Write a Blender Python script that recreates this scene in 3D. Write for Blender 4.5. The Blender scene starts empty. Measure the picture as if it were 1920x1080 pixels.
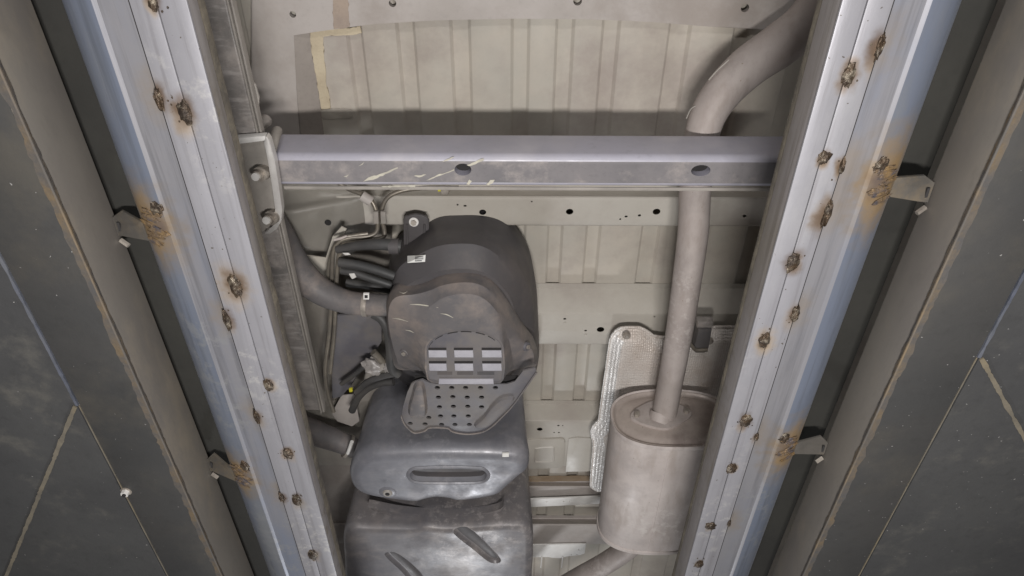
import bpy, bmesh, math, random
from mathutils import Vector, Matrix, noise
random.seed(7)
R = math.radians
S = bpy.context.scene
COL = S.collection

# ------------------------------------------------------------------ camera
FPX, PITCH, YAW = 1350.0, R(52.5), R(0.26)          # focal length in photo pixels (1920 wide)
cF = Vector((math.sin(YAW)*math.cos(PITCH), math.cos(YAW)*math.cos(PITCH), math.sin(PITCH)))
cR = Vector((math.cos(YAW), -math.sin(YAW), 0))
cU = cR.cross(cF)
cam_d = bpy.data.cameras.new('camera'); cam = bpy.data.objects.new('camera', cam_d); COL.objects.link(cam)
cam.matrix_world = Matrix(((cR.x, cU.x, -cF.x, 0), (cR.y, cU.y, -cF.y, 0), (cR.z, cU.z, -cF.z, 0), (0, 0, 0, 1)))
cam_d.sensor_width = 36; cam_d.lens = 36*FPX/1920; cam_d.clip_start = .01; cam_d.clip_end = 60
S.camera = cam

# ------------------------------------------------------------------ light
W = bpy.data.worlds.new('World'); S.world = W; W.use_nodes = True
bg = W.node_tree.nodes['Background']; bg.inputs[0].default_value = (1, .985, .985, 1); bg.inputs[1].default_value = .36
def lamp(name, loc, target, power, sx, sy, col):
    d = bpy.data.lights.new(name, 'AREA'); d.shape = 'RECTANGLE'; d.size = sx; d.size_y = sy; d.energy = power; d.color = col
    o = bpy.data.objects.new(name, d); COL.objects.link(o); o.location = loc
    o.rotation_euler = (Vector(target)-Vector(loc)).to_track_quat('-Z', 'Y').to_euler()
lamp('pit_light', (-.02, .23, -.38), (-.05, .9, 1.2), 9.9, .16, .08, (1, .975, .955))
lamp('pit_light', (.17, .23, -.38), (.05, .9, 1.2), 9.9, .16, .08, (1, .975, .955))
lamp('pit_light', (-.14, 2.9, -.2), (-.05, 1.5, 1.1), 11.0, .22, .08, (.95, .97, 1))
lamp('pit_light', (0, -1.0, -.25), (0, .5, 1.1), 6.0, .22, .10, (1, .98, .97))  # added fill behind the camera for near faces and the beam's shadow
vs = S.view_settings; vs.view_transform = 'Standard'; vs.look = 'None'; vs.exposure = 0; vs.gamma = 1; vs.use_curve_mapping = False

# ------------------------------------------------------------------ pixel -> place helpers
def ray(u, v): return cF*FPX + cR*(u-960) + cU*(540-v)
def P(u, v, z=None, y=None, x=None):
    d = ray(u, v)
    t = z/d.z if z is not None else y/d.y if y is not None else x/d.x
    return d*t
def Pp(u, v, p0, n):
    d = ray(u, v); return d*(p0.dot(n)/d.dot(n))
def K(pts): return sum(ray(*p).x/ray(*p).z for p in pts)/len(pts)

# ------------------------------------------------------------------ materials
def rgb(r, g, b):
    f = lambda c: ((c/255+.055)/1.055)**2.4 if c > 10 else c/255/12.92
    return (f(r), f(g), f(b), 1)
def mat(name, base, alt=None, dirt=None, scale=9, dscale=4, dth=.56, dsoft=.12, rough=.55, rvar=.12, metal=0, bump=.15, bscale=60,
        stretch=(1, 1, 1), spots=(), speck=None, streak=None, spth=.735, emboss=0, spec=.4, fine=.10):
    m = bpy.data.materials.new(name); m.use_nodes = True; nt = m.node_tree; N = nt.nodes; L = nt.links
    b = N['Principled BSDF']
    tc = N.new('ShaderNodeTexCoord'); mp = N.new('ShaderNodeMapping'); mp.inputs['Scale'].default_value = stretch
    L.new(tc.outputs['Object'], mp.inputs['Vector']); V = mp.outputs[0]
    def nz(sc, det=6, ro=.6, vec=V):
        n = N.new('ShaderNodeTexNoise'); n.inputs['Scale'].default_value = sc; n.inputs['Detail'].default_value = det
        n.inputs['Roughness'].default_value = ro; L.new(vec, n.inputs['Vector']); return n.outputs[0]
    def ramp(fac, a, c):
        r = N.new('ShaderNodeMapRange'); r.interpolation_type = 'SMOOTHSTEP'; r.inputs[1].default_value = a; r.inputs[2].default_value = c
        L.new(fac, r.inputs[0]); return r.outputs[0]
    def mix(fac, a, c, amt=1):
        x = N.new('ShaderNodeMix'); x.data_type = 'RGBA'
        if isinstance(fac, float): x.inputs[0].default_value = fac
        else:
            if amt != 1:
                q = N.new('ShaderNodeMath'); q.operation = 'MULTIPLY'; q.inputs[1].default_value = amt; L.new(fac, q.inputs[0]); fac = q.outputs[0]
            L.new(fac, x.inputs[0])
        for i, s in ((6, a), (7, c)):
            if isinstance(s, tuple): x.inputs[i].default_value = s
            else: L.new(s, x.inputs[i])
        return x.outputs[2]
    col = base
    n1 = nz(scale)
    if alt: col = mix(ramp(n1, .36, .66), base, alt)
    if fine:
        f = nz(scale*14, 4, .7); dk = tuple(c*.55 for c in base[:3])+(1,)
        col = mix(ramp(f, .5, .75), col, dk, fine*3)
    if dirt:
        col = mix(ramp(nz(dscale, 8, .68), dth-dsoft, dth+dsoft), col, dirt)
    if speck:
        sp = nz(170, 2, .5, tc.outputs['Object']); col = mix(ramp(sp, spth, spth+.02), col, speck)
    if streak:
        m2 = N.new('ShaderNodeMapping'); m2.inputs['Scale'].default_value = streak[0]; L.new(tc.outputs['Object'], m2.inputs['Vector'])
        col = mix(ramp(nz(1, 5, .65, m2.outputs[0]), .48, .72), col, streak[1], streak[2])
        m3 = N.new('ShaderNodeMapping'); m3.inputs['Scale'].default_value = streak[0]; m3.inputs['Location'].default_value = (3, 7, 1); L.new(tc.outputs['Object'], m3.inputs['Vector'])
        gl = nz(42, 7, .75, tc.outputs['Object']); big = nz(3.1, 2, .5, tc.outputs['Object'])
        mm = N.new('ShaderNodeMath'); mm.operation = 'MULTIPLY'; L.new(ramp(gl, .5, .62), mm.inputs[0]); L.new(ramp(big, .5, .62), mm.inputs[1])
        col = mix(mm.outputs[0], col, streak[3], .7)
    for (p, r0, r1, c, amt) in spots:
        vm = N.new('ShaderNodeVectorMath'); vm.operation = 'DISTANCE'; vm.inputs[1].default_value = (p[0], p[1]*.6, p[2])
        wob = N.new('ShaderNodeVectorMath'); wob.operation = 'ADD'
        nn = N.new('ShaderNodeTexNoise'); nn.inputs['Scale'].default_value = 55; nn.inputs['Detail'].default_value = 4
        L.new(tc.outputs['Object'], nn.inputs['Vector'])
        sc = N.new('ShaderNodeVectorMath'); sc.operation = 'MULTIPLY_ADD'; sc.inputs[1].default_value = (r1*1.1,)*3; sc.inputs[2].default_value = (-r1*.55,)*3
        L.new(nn.outputs[1], sc.inputs[0]); L.new(tc.outputs['Object'], wob.inputs[0]); L.new(sc.outputs[0], wob.inputs[1])
        sq_ = N.new('ShaderNodeVectorMath'); sq_.operation = 'MULTIPLY'; sq_.inputs[1].default_value = (1, .6, 1); L.new(wob.outputs[0], sq_.inputs[0]); L.new(sq_.outputs[0], vm.inputs[0])
        col = mix(ramp(vm.outputs['Value'], r1, r0), col, c, amt)
    if isinstance(col, tuple): b.inputs['Base Color'].default_value = col
    else: L.new(col, b.inputs['Base Color'])
    rr = N.new('ShaderNodeMapRange'); rr.inputs[1].default_value = .3; rr.inputs[2].default_value = .7
    rr.inputs[3].default_value = rough-rvar; rr.inputs[4].default_value = min(1, rough+rvar)
    L.new(nz(scale*2.3), rr.inputs[0]); L.new(rr.outputs[0], b.inputs['Roughness'])
    b.inputs['Metallic'].default_value = metal; b.inputs['Specular IOR Level'].default_value = spec
    bp = N.new('ShaderNodeBump'); bp.inputs['Strength'].default_value = bump; bp.inputs['Distance'].default_value = .004
    h = nz(bscale, 5)
    if emboss:
        vo = N.new('ShaderNodeTexVoronoi'); vo.inputs['Scale'].default_value = emboss; vo.inputs['Randomness'].default_value = .35
        L.new(tc.outputs['Object'], vo.inputs['Vector']); h = vo.outputs[0]
    L.new(h, bp.inputs['Height']); L.new(bp.outputs[0], b.inputs['Normal'])
    return m

# ------------------------------------------------------------------ mesh helpers
def link(name, me, m, parent=None, sharp=35):
    o = bpy.data.objects.new(name, me); COL.objects.link(o)
    if m: me.materials.append(m)
    me.shade_smooth(); me.set_sharp_from_angle(angle=R(sharp))
    if parent:
        o.parent = parent
        if parent.type == 'EMPTY': o.matrix_parent_inverse = Matrix.Translation(parent.location).inverted()
    return o
def thing(name, label, cat, loc, group=None):
    o = bpy.data.objects.new(name, None); COL.objects.link(o); o.location = loc; o.empty_display_size = .05
    o['label'] = label; o['category'] = cat
    if group: o['group'] = group
    return o
def lab(o, s): o['label'] = s; return o
def bm_obj(name, bm, m, parent=None, sharp=35):
    bmesh.ops.recalc_face_normals(bm, faces=bm.faces[:])
    me = bpy.data.meshes.new(name); bm.to_mesh(me); bm.free(); return link(name, me, m, parent, sharp)
def prism(name, pts, ext, m, parent=None, bev=0, sharp=35, build=True, seg=2):
    """closed polygon pts (3D, planar) extruded by vector ext; bev rounds the edges of the first face"""
    bm = bmesh.new(); a = [bm.verts.new(p) for p in pts]; c = [bm.verts.new(Vector(p)+Vector(ext)) for p in pts]; n = len(pts)
    f0 = bm.faces.new(a); bm.faces.new(c[::-1])
    for i in range(n): bm.faces.new((a[i], c[i], c[(i+1) % n], a[(i+1) % n]))
    if bev:
        bmesh.ops.bevel(bm, geom=list(f0.edges), offset=bev, segments=seg, profile=.5, affect='EDGES', clamp_overlap=True)
    if not build: return bm
    return bm_obj(name, bm, m, parent, sharp)
def plate(name, px, z, t, m, parent=None, bev=.0012, **k):
    return prism(name, [P(u, v, z=z) for u, v in px], (0, 0, t), m, parent, bev, **k)
def crom(pts, n):
    out = []; q = [pts[0]*2-pts[1]]+list(pts)+[pts[-1]*2-pts[-2]]
    for i in range(len(pts)-1):
        a, b, c, d = q[i:i+4]
        for j in range(n):
            t = j/n
            out.append(.5*((2*b)+(c-a)*t+(2*a-5*b+4*c-d)*t*t+(3*b-a-3*c+d)*t**3))
    return out+[pts[-1]]
def smooth2(px, n=4, closed=True):
    pts = [Vector((u, v, 0)) for u, v in px]
    if not closed: return [(p.x, p.y) for p in crom(pts, n)]
    N = len(pts); out = []
    for i in range(N):
        a, b, c, d = pts[i-1], pts[i], pts[(i+1) % N], pts[(i+2) % N]
        for j in range(n):
            t = j/n; p = .5*((2*b)+(c-a)*t+(2*a-5*b+4*c-d)*t*t+(3*b-a-3*c+d)*t**3); out.append((p.x, p.y))
    return out
def tube(name, pts, r, m, parent=None, n=6, seg=14, caps=True, sub=None):
    pts = [Vector(p) for p in pts]; rr = r if isinstance(r, (list, tuple)) else [r]*len(pts)
    c = crom(pts, n) if n > 1 and len(pts) > 2 else pts
    rad = []
    for i in range(len(c)):
        t = i/(len(c)-1)*(len(pts)-1); k = min(int(t), len(pts)-2); rad.append(rr[k]+(rr[k+1]-rr[k])*(t-k))
    bm = bmesh.new(); rings = []; up = Vector((0, 0, 1)); prev = None
    for i, p in enumerate(c):
        d = (c[min(i+1, len(c)-1)]-c[max(i-1, 0)]).normalized()
        if prev is None:
            a = d.cross(up) if abs(d.z) < .95 else d.cross(Vector((1, 0, 0)))
        else: a = prev-d*prev.dot(d)
        a.normalize(); prev = a; b = d.cross(a)
        rings.append([bm.verts.new(p+(a*math.cos(2*math.pi*k/seg)+b*math.sin(2*math.pi*k/seg))*rad[i]) for k in range(seg)])
    for A, B in zip(rings, rings[1:]):
        for k in range(seg): bm.faces.new((A[k], A[(k+1) % seg], B[(k+1) % seg], B[k]))
    if caps: bm.faces.new(rings[0][::-1]); bm.faces.new(rings[-1])
    return bm_obj(name, bm, m, parent, 50)
def resample(pts, n):
    L = [0]
    for i in range(len(pts)): L.append(L[-1]+(pts[(i+1) % len(pts)]-pts[i]).length)
    out = []; j = 0
    for k in range(n):
        s = L[-1]*k/n
        while L[j+1] < s: j += 1
        out.append(pts[j].lerp(pts[(j+1) % len(pts)], (s-L[j])/max(1e-9, L[j+1]-L[j])))
    return out
def loft(name, rings, m, parent=None, n=110, cap0=False, cap1=True, sharp=40, build=True):
    """rings: lists of 3D points with matching start; joined in order"""
    rs = [resample(r, n) for r in rings]; bm = bmesh.new(); V = [[bm.verts.new(p) for p in r] for r in rs]
    for A, B in zip(V, V[1:]):
        for k in range(n): bm.faces.new((A[k], A[(k+1) % n], B[(k+1) % n], B[k]))
    if cap0: bm.faces.new(V[0][::-1])
    if cap1: bm.faces.new(V[-1])
    if not build: return bm
    return bm_obj(name, bm, m, parent, sharp)
def shrink(pts, d):
    """move a 3D ring (roughly in XY) inwards by d"""
    n = len(pts); out = []; area = sum(pts[i].x*pts[(i+1) % n].y-pts[(i+1) % n].x*pts[i].y for i in range(n)); s = 1 if area > 0 else -1
    for i in range(n):
        t = pts[(i+1) % n]-pts[i-1]; q = Vector((-t.y, t.x, 0))*s
        if q.length > 1e-9: q.normalize()
        out.append(pts[i]+q*d)
    return out
def sheet(name, prof, axis, a, b, th, m, parent=None, sharp=35):
    """open profile polyline (two coords) given thickness th, extruded along axis from a to b"""
    n = len(prof); nor = []
    for i in range(n):
        p, q = Vector(prof[max(i-1, 0)]), Vector(prof[min(i+1, n-1)]); t = (q-p).normalized(); nor.append(Vector((-t.y, t.x)))
    off = [Vector(prof[i])+nor[i]*th for i in range(n)]
    poly = [Vector(p) for p in prof]+off[::-1]
    f = (lambda p, s: Vector((p.x, s, p.y))) if axis == 'y' else (lambda p, s: Vector((s, p.x, p.y)))
    bm = bmesh.new(); A = [bm.verts.new(f(p, a)) for p in poly]; B = [bm.verts.new(f(p, b)) for p in poly]; N = len(poly)
    for i in range(N): bm.faces.new((A[i], A[(i+1) % N], B[(i+1) % N], B[i]))
    for i in range(n-1):
        bm.faces.new((A[i], A[N-1-i], A[N-2-i], A[i+1])); bm.faces.new((B[i], B[i+1], B[N-2-i], B[N-1-i]))
    return bm_obj(name, bm, m, parent, sharp)
def cyl_bm(bm, c, ax, r, h, seg=18, r2=None):
    ax = Vector(ax).normalized(); a = ax.orthogonal().normalized(); b = ax.cross(a); r2 = r if r2 is None else r2
    A = [bm.verts.new(Vector(c)+(a*math.cos(2*math.pi*k/seg)+b*math.sin(2*math.pi*k/seg))*r) for k in range(seg)]
    B = [bm.verts.new(Vector(c)+ax*h+(a*math.cos(2*math.pi*k/seg)+b*math.sin(2*math.pi*k/seg))*r2) for k in range(seg)]
    bm.faces.new(A[::-1]); bm.faces.new(B)
    for k in range(seg): bm.faces.new((A[k], A[(k+1) % seg], B[(k+1) % seg], B[k]))
def cyl(name, c, ax, r, h, m, parent=None, seg=20, r2=None, bev=0):
    bm = bmesh.new(); cyl_bm(bm, c, ax, r, h, seg, r2)
    if bev: bmesh.ops.bevel(bm, geom=[e for e in bm.edges if len(e.link_faces) == 2 and any(len(f.verts) > 4 for f in e.link_faces)], offset=bev, segments=2, affect='EDGES')
    return bm_obj(name, bm, m, parent)
def cut(o, holes):
    """bore holes (centre, axis, radius, squash) right through a part"""
    bm = bmesh.new()
    for c, ax, r, el in holes:
        b2 = bmesh.new(); cyl_bm(b2, (0, 0, -.02), (0, 0, 1), r, .04, 20)
        q = Vector((0, 0, 1)).rotation_difference(Vector(ax)).to_matrix().to_4x4()
        b2.transform(Matrix.Translation(c) @ q @ Matrix.Diagonal((el, 1, 1, 1)))
        me = bpy.data.meshes.new('t'); b2.to_mesh(me); b2.free(); bm.from_mesh(me); bpy.data.meshes.remove(me)
    me = bpy.data.meshes.new('cutter'); bm.to_mesh(me); bm.free(); c = bpy.data.objects.new('cutter', me); COL.objects.link(c)
    md = o.modifiers.new('b', 'BOOLEAN'); md.object = c; md.operation = 'DIFFERENCE'; md.solver = 'EXACT'
    dg = bpy.context.evaluated_depsgraph_get(); new = bpy.data.meshes.new_from_object(o.evaluated_get(dg)); o.modifiers.clear()
    old = o.data; o.data = new; bpy.data.meshes.remove(old); bpy.data.objects.remove(c); bpy.data.meshes.remove(me)
    o.data.set_sharp_from_angle(angle=R(35))
def blob(name, c, nrm, a, b, h, m, parent, dirv=(0, 1, 0), rough=.35, seed=0):
    """lumpy weld deposit: a x b footprint, height h along nrm"""
    bm = bmesh.new(); bmesh.ops.create_icosphere(bm, subdivisions=3, radius=1)
    n = Vector(nrm).normalized(); t = Vector(dirv); t = (t-n*t.dot(n)).normalized(); s = n.cross(t)
    for v in bm.verts:
        p = v.co.copy(); k = 1+rough*noise.noise(p*2.3+Vector((seed*3.1, seed, 0)))+rough*.6*noise.noise(p*6+Vector((0, seed, 1)))
        v.co = Vector(c)+t*p.x*a*k+s*p.y*b*k+n*p.z*h*k
    return bm_obj(name, bm, m, parent, 60)

def surf(o, u, v, off=.0003):
    from mathutils.bvhtree import BVHTree
    k = o.name
    if k not in BV: BV[k] = BVHTree.FromPolygons([x.co for x in o.data.vertices], [tuple(p.vertices) for p in o.data.polygons])
    h = BV[k].ray_cast(Vector((0, 0, 0)), ray(u, v).normalized())
    return h[0]-ray(u, v).normalized()*off
BV = {}
# ================================================================== materials
RUST = rgb(150, 112, 68); BURN = rgb(96, 76, 58); OCH = rgb(178, 146, 96)
M = {}
M['body'] = mat('body_paint', rgb(176, 171, 161), rgb(186, 178, 166), rgb(158, 148, 140), scale=5, dscale=3, rough=.5, bump=.04, fine=.03)
M['sill'] = mat('sill_paint', rgb(184, 179, 170), rgb(176, 170, 160), rgb(166, 158, 150), scale=5, dscale=4, rough=.42, bump=.03, fine=.03)
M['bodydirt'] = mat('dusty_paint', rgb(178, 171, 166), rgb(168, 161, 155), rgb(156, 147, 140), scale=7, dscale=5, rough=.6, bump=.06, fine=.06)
M['sealant'] = mat('seam_sealant', rgb(194, 181, 156), rgb(182, 168, 144), scale=20, rough=.7, bump=.4, bscale=70)
M['pipe'] = mat('exhaust_steel', streak=((40, 14, 40), rgb(146, 135, 128), .6, rgb(184, 176, 171)), base=rgb(170, 161, 156), alt=rgb(160, 150, 145), dirt=rgb(148, 139, 135), scale=10, dscale=14, dth=.58, rough=.6, metal=.05, bump=.1, bscale=90, fine=.06, stretch=(1, .5, 1), speck=rgb(140, 126, 116), spth=.73)
M['muff'] = mat('muffler_steel', streak=((34, 9, 34), rgb(164, 152, 144), .6, rgb(206, 199, 193)), base=rgb(198, 189, 184), alt=rgb(186, 176, 171), dirt=rgb(174, 165, 161), scale=7, dscale=11, dth=.58, rough=.55, metal=.05, bump=.06, fine=.06, speck=rgb(144, 132, 124), spth=.735)
M['muffcap'] = mat('muffler_cap_steel', rgb(182, 171, 163), rgb(166, 154, 147), rgb(142, 130, 124), scale=7, dscale=5, rough=.36, metal=.25, bump=.04)
M['shield'] = mat('embossed_aluminium', rgb(214, 208, 202), rgb(200, 190, 182), rgb(180, 166, 154), scale=7, dscale=5, dth=.6, rough=.42, metal=.12, bump=.5, emboss=210, fine=0)
M['shieldlit'] = mat('lit_embossed_aluminium', rgb(244, 242, 240), rgb(228, 224, 220), scale=7, rough=.3, metal=.1, bump=1, emboss=150, fine=0, spec=.8)  # lit copy of the shield aluminium, lamp glint put into its colour
M['shieldrim'] = mat('aluminium_rim', rgb(215, 212, 208), rgb(196, 190, 186), scale=9, rough=.35, metal=.35, bump=.1)
M['beam'] = mat('beam_black_paint', rgb(170, 168, 179), rgb(162, 160, 170), rgb(178, 175, 182), scale=8, dscale=7, dth=.57, rough=.42, bump=.1, fine=.1, spec=.5)
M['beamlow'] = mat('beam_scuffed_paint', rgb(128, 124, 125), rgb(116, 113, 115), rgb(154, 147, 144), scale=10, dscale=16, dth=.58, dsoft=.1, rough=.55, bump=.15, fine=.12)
M['scrape'] = mat('scraped_paint', rgb(196, 191, 176), rgb(172, 167, 155), scale=40, rough=.7, bump=.3)
M['frame'] = mat('chassis_paint', rgb(138, 133, 130), rgb(120, 116, 113), rgb(170, 162, 156), scale=9, dscale=13, dth=.55, streak=((25, 110, 25), rgb(178, 172, 168), .8, rgb(190, 184, 180)), rough=.4, rvar=.15, bump=.25, bscale=45, spec=.6)
M['framelip'] = mat('chassis_lip', rgb(160, 154, 147), rgb(140, 135, 129), scale=12, rough=.5, bump=.1)
M['bright'] = mat('bare_bright_metal', rgb(232, 230, 226), rgb(216, 213, 209), scale=12, rough=.42, metal=.05, bump=.15, fine=.02)
M['bolt'] = mat('dirty_bolt_metal', rgb(186, 178, 168), rgb(150, 142, 134), scale=30, rough=.45, metal=.5, bump=.2)
M['black'] = mat('black_plastic_and_shade', rgb(86, 82, 82), rgb(78, 76, 78), rgb(98, 92, 90), scale=5, dscale=6, dth=.6, rough=.55, bump=.05, fine=.02, spec=.35)
M['cover'] = mat('dusty_plastic', streak=((26, 40, 26), rgb(122, 114, 109), .6, rgb(138, 128, 120)), base=rgb(104, 100, 100), alt=rgb(94, 92, 94), dirt=rgb(130, 120, 114), scale=6, dscale=9, dth=.55, rough=.5, bump=.07, fine=.05, spec=.4)
M['panel'] = mat('grey_plastic', rgb(102, 100, 104), rgb(94, 92, 97), rgb(112, 107, 104), scale=7, dscale=8, rough=.5, bump=.06, fine=.04)
M['louver'] = mat('louver_plastic', rgb(176, 174, 180), rgb(160, 158, 166), scale=12, rough=.5, bump=.1)
M['dark'] = mat('dark_cavity', rgb(44, 42, 42), scale=8, rough=.8, bump=.05)
M['tank'] = mat('tank_black_steel', streak=((30, 60, 30), rgb(140, 137, 138), .4, rgb(164, 162, 164)), base=rgb(126, 126, 132), alt=rgb(114, 114, 120), dirt=rgb(148, 146, 150), scale=8, dscale=9, dth=.58, rough=.47, rvar=.2, bump=.08, bscale=40, fine=.05, spec=.6, metal=.15)
M['tank2'] = mat('tank_dusty_steel', streak=((14, 22, 14), rgb(146, 138, 134), .5, rgb(160, 154, 152)), base=rgb(112, 109, 111), alt=rgb(101, 99, 103), dirt=rgb(132, 126, 124), scale=4, dscale=6, rough=.46, rvar=.2, bump=.06, fine=.04, spec=.6, metal=.12)
M['rubber'] = mat('rubber_hose', rgb(104, 100, 100), rgb(92, 90, 90), rgb(132, 122, 116), scale=9, dscale=12, rough=.6, bump=.1)
M['blackhose'] = mat('black_hose', rgb(60, 60, 60), rgb(70, 69, 69), rgb(86, 82, 78), scale=12, rough=.55, bump=.1, spec=.5)
M['line'] = mat('metal_line', rgb(138, 130, 118), rgb(116, 110, 102), scale=25, rough=.4, metal=.4, bump=.1)
M['yellow'] = mat('yellow_clip', rgb(205, 195, 60), scale=20, rough=.5)
M['white'] = mat('label_paper', rgb(236, 236, 232), scale=20, rough=.6, bump=.02, fine=0)
M['ink'] = mat('label_ink', rgb(70, 70, 74), scale=20, rough=.7, bump=0, fine=0)
M['olive'] = mat('dirty_edge', rgb(112, 105, 94), rgb(92, 88, 82), rgb(132, 124, 110), scale=25, dscale=30, rough=.7, bump=.3)
M['weld'] = mat('weld_metal', rgb(88, 73, 58), rgb(64, 56, 50), rgb(160, 150, 134), scale=70, dscale=110, dth=.6, rough=.4, metal=.5, bump=.6, bscale=220)
M['weldburn'] = mat('burnt_weld', rgb(122, 104, 84), rgb(150, 124, 88), rgb(92, 90, 98), scale=60, dscale=70, dth=.55, rough=.5, metal=.35, bump=.6, bscale=160)
M['brown'] = mat('weathered_steel', rgb(124, 119, 112), rgb(115, 110, 105), rgb(138, 129, 116), scale=5, dscale=7, dth=.6, rough=.6, bump=.06, fine=.06, stretch=(1, .45, 1))
M['edgeline'] = mat('worn_edge', rgb(124, 108, 86), rgb(104, 98, 92), rgb(92, 88, 84), scale=14, dscale=10, dth=.5, rough=.8, bump=.4)
M['edge'] = mat('rusty_edge', rgb(98, 91, 83), rgb(112, 97, 76), rgb(84, 82, 81), scale=30, dscale=22, dth=.52, rough=.8, bump=.5, bscale=80)
M['deck'] = mat('dark_deck_steel', rgb(68, 67, 66), rgb(62, 62, 62), rgb(78, 75, 70), scale=3.5, dscale=5, rough=.6, bump=.15, speck=rgb(150, 148, 146), fine=.08)
M['wallp'] = mat('dark_deck_plate', rgb(73, 73, 73), rgb(66, 66, 67), rgb(92, 90, 86), scale=4, dscale=12, dth=.64, rough=.62, bump=.2, speck=rgb(150, 148, 146), spth=.75, fine=.1)
M['edgeglint'] = mat('blue_edge_glint', rgb(104, 109, 126), rgb(84, 88, 98), rgb(118, 120, 126), scale=22, rough=.5, metal=.2, bump=.2)
M['tape'] = mat('seam_strip', rgb(122, 115, 102), rgb(104, 99, 90), rgb(134, 122, 98), scale=25, rough=.75, bump=.3)
M['brack'] = mat('bracket_steel', rgb(90, 86, 81), rgb(80, 77, 73), rgb(104, 94, 80), scale=25, dscale=20, rough=.6, bump=.1)
M['gap'] = mat('recess_shade', rgb(50, 49, 45), rgb(44, 43, 40), scale=5, rough=.85, bump=.1)  # shadow of the rail gap put into a near-black colour
M['concrete'] = mat('pit_floor_concrete', rgb(120, 118, 114), rgb(104, 102, 100), scale=4, rough=.85, bump=.3)

# ================================================================== setting: the pit floor below the camera
fl = prism('pit_floor', [(-1.6, -1.2, -.62), (1.6, -1.2, -.62), (1.6, 4.6, -.62), (-1.6, 4.6, -.62)], (0, 0, -.1), M['concrete']); fl['kind'] = 'structure'
for s_ in (-1, 1):
    w_ = prism('pit_wall', [(1.02*s_, -1.2, -.62), (1.02*s_, 4.6, -.62), (1.02*s_, 4.6, .72), (1.02*s_, -1.2, .72)], (.1*s_, 0, 0), M['concrete']); w_['kind'] = 'structure'

# ================================================================== slot rails (galvanised channels either side of the slot)
ZR = .70; Y0, Y1 = -.35, 3.6
LEFT = dict(
    s=-1,
    k0=K([(400, 0), (462, 360), (550, 720), (640, 987)]), k1=K([(387, 0), (450, 360), (540, 720), (630, 987)]),
    k2=K([(363, 0), (433, 360), (526, 720), (622, 1010)]), k3=K([(312, 20), (383, 360), (423, 507), (487, 707), (530, 840), (600, 1020)]),
    k4=K([(253, 0), (333, 360), (447, 720), (593, 1080)]), k5=K([(188, 0), (280, 360), (403, 720), (553, 1080)]),
    kb=K([(78, 0), (176, 360), (316, 720), (497, 1080)]), kr=K([(0, 75), (82, 360), (233, 720), (433, 1080)]),
    k9=K([(0, 507), (103, 720), (217, 907), (355, 1080)]),
    welds=[(345, 210, 26, 46, 0), (290, 185, 17, 44, 1), (435, 535, 24, 48, 0), (410, 600, 14, 40, 1), (488, 722, 18, 24, 0), (478, 780, 12, 26, 1), (530, 850, 18, 22, 0),
           (565, 937, 18, 22, 0), (533, 932, 11, 18, 1), (603, 1040, 18, 20, 0), (325, 8, 18, 30, 0)],
    burns=[(272, 424, .05), (458, 888, .045)], brackets=[(238, 470), (437, 925)])
RIGHT = dict(
    s=1,
    k0=K([(1526, 0), (1455, 360), (1354, 720), (1275, 960)]), k1=K([(1532, 0), (1462, 360), (1362, 720), (1284, 960)]),
    k2=K([(1565, 0), (1487, 360), (1440, 527), (1385, 720)]), k3=K([(1613, 0), (1580, 187), (1553, 273), (1483, 520), (1453, 613), (1413, 747), (1300, 1053)]),
    k4=K([(1673, 0), (1582, 360), (1464, 720), (1313, 1080)]), k5=K([(1737, 0), (1650, 320), (1513, 720), (1352, 1080)]),
    kb=K([(1842, 17), (1757, 360), (1616, 720), (1437, 1080)]), kr=K([(1920, 77), (1847, 360), (1713, 693), (1497, 1080)]),
    k9=K([(1920, 520), (1820, 720), (1737, 867), (1673, 967), (1577, 1080)]),
    welds=[(1593, 140, 24, 46, 0), (1652, 88, 15, 50, 1), (1553, 295, 26, 26, 0), (1594, 310, 10, 34, 1), (1574, 400, 15, 56, 1), (1497, 490, 24, 38, 0), (1505, 588, 16, 34, 1), (1450, 637, 22, 30, 0),
           (1403, 788, 24, 26, 0), (1423, 818, 9, 14, 1), (1363, 878, 20, 20, 0), (1328, 986, 22, 14, 0), (1356, 980, 8, 10, 1), (1294, 1057, 16, 14, 0)],
    burns=[(1690, 345, .06), (1490, 838, .055)], brackets=[(1733, 385), (1540, 872)])

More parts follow.
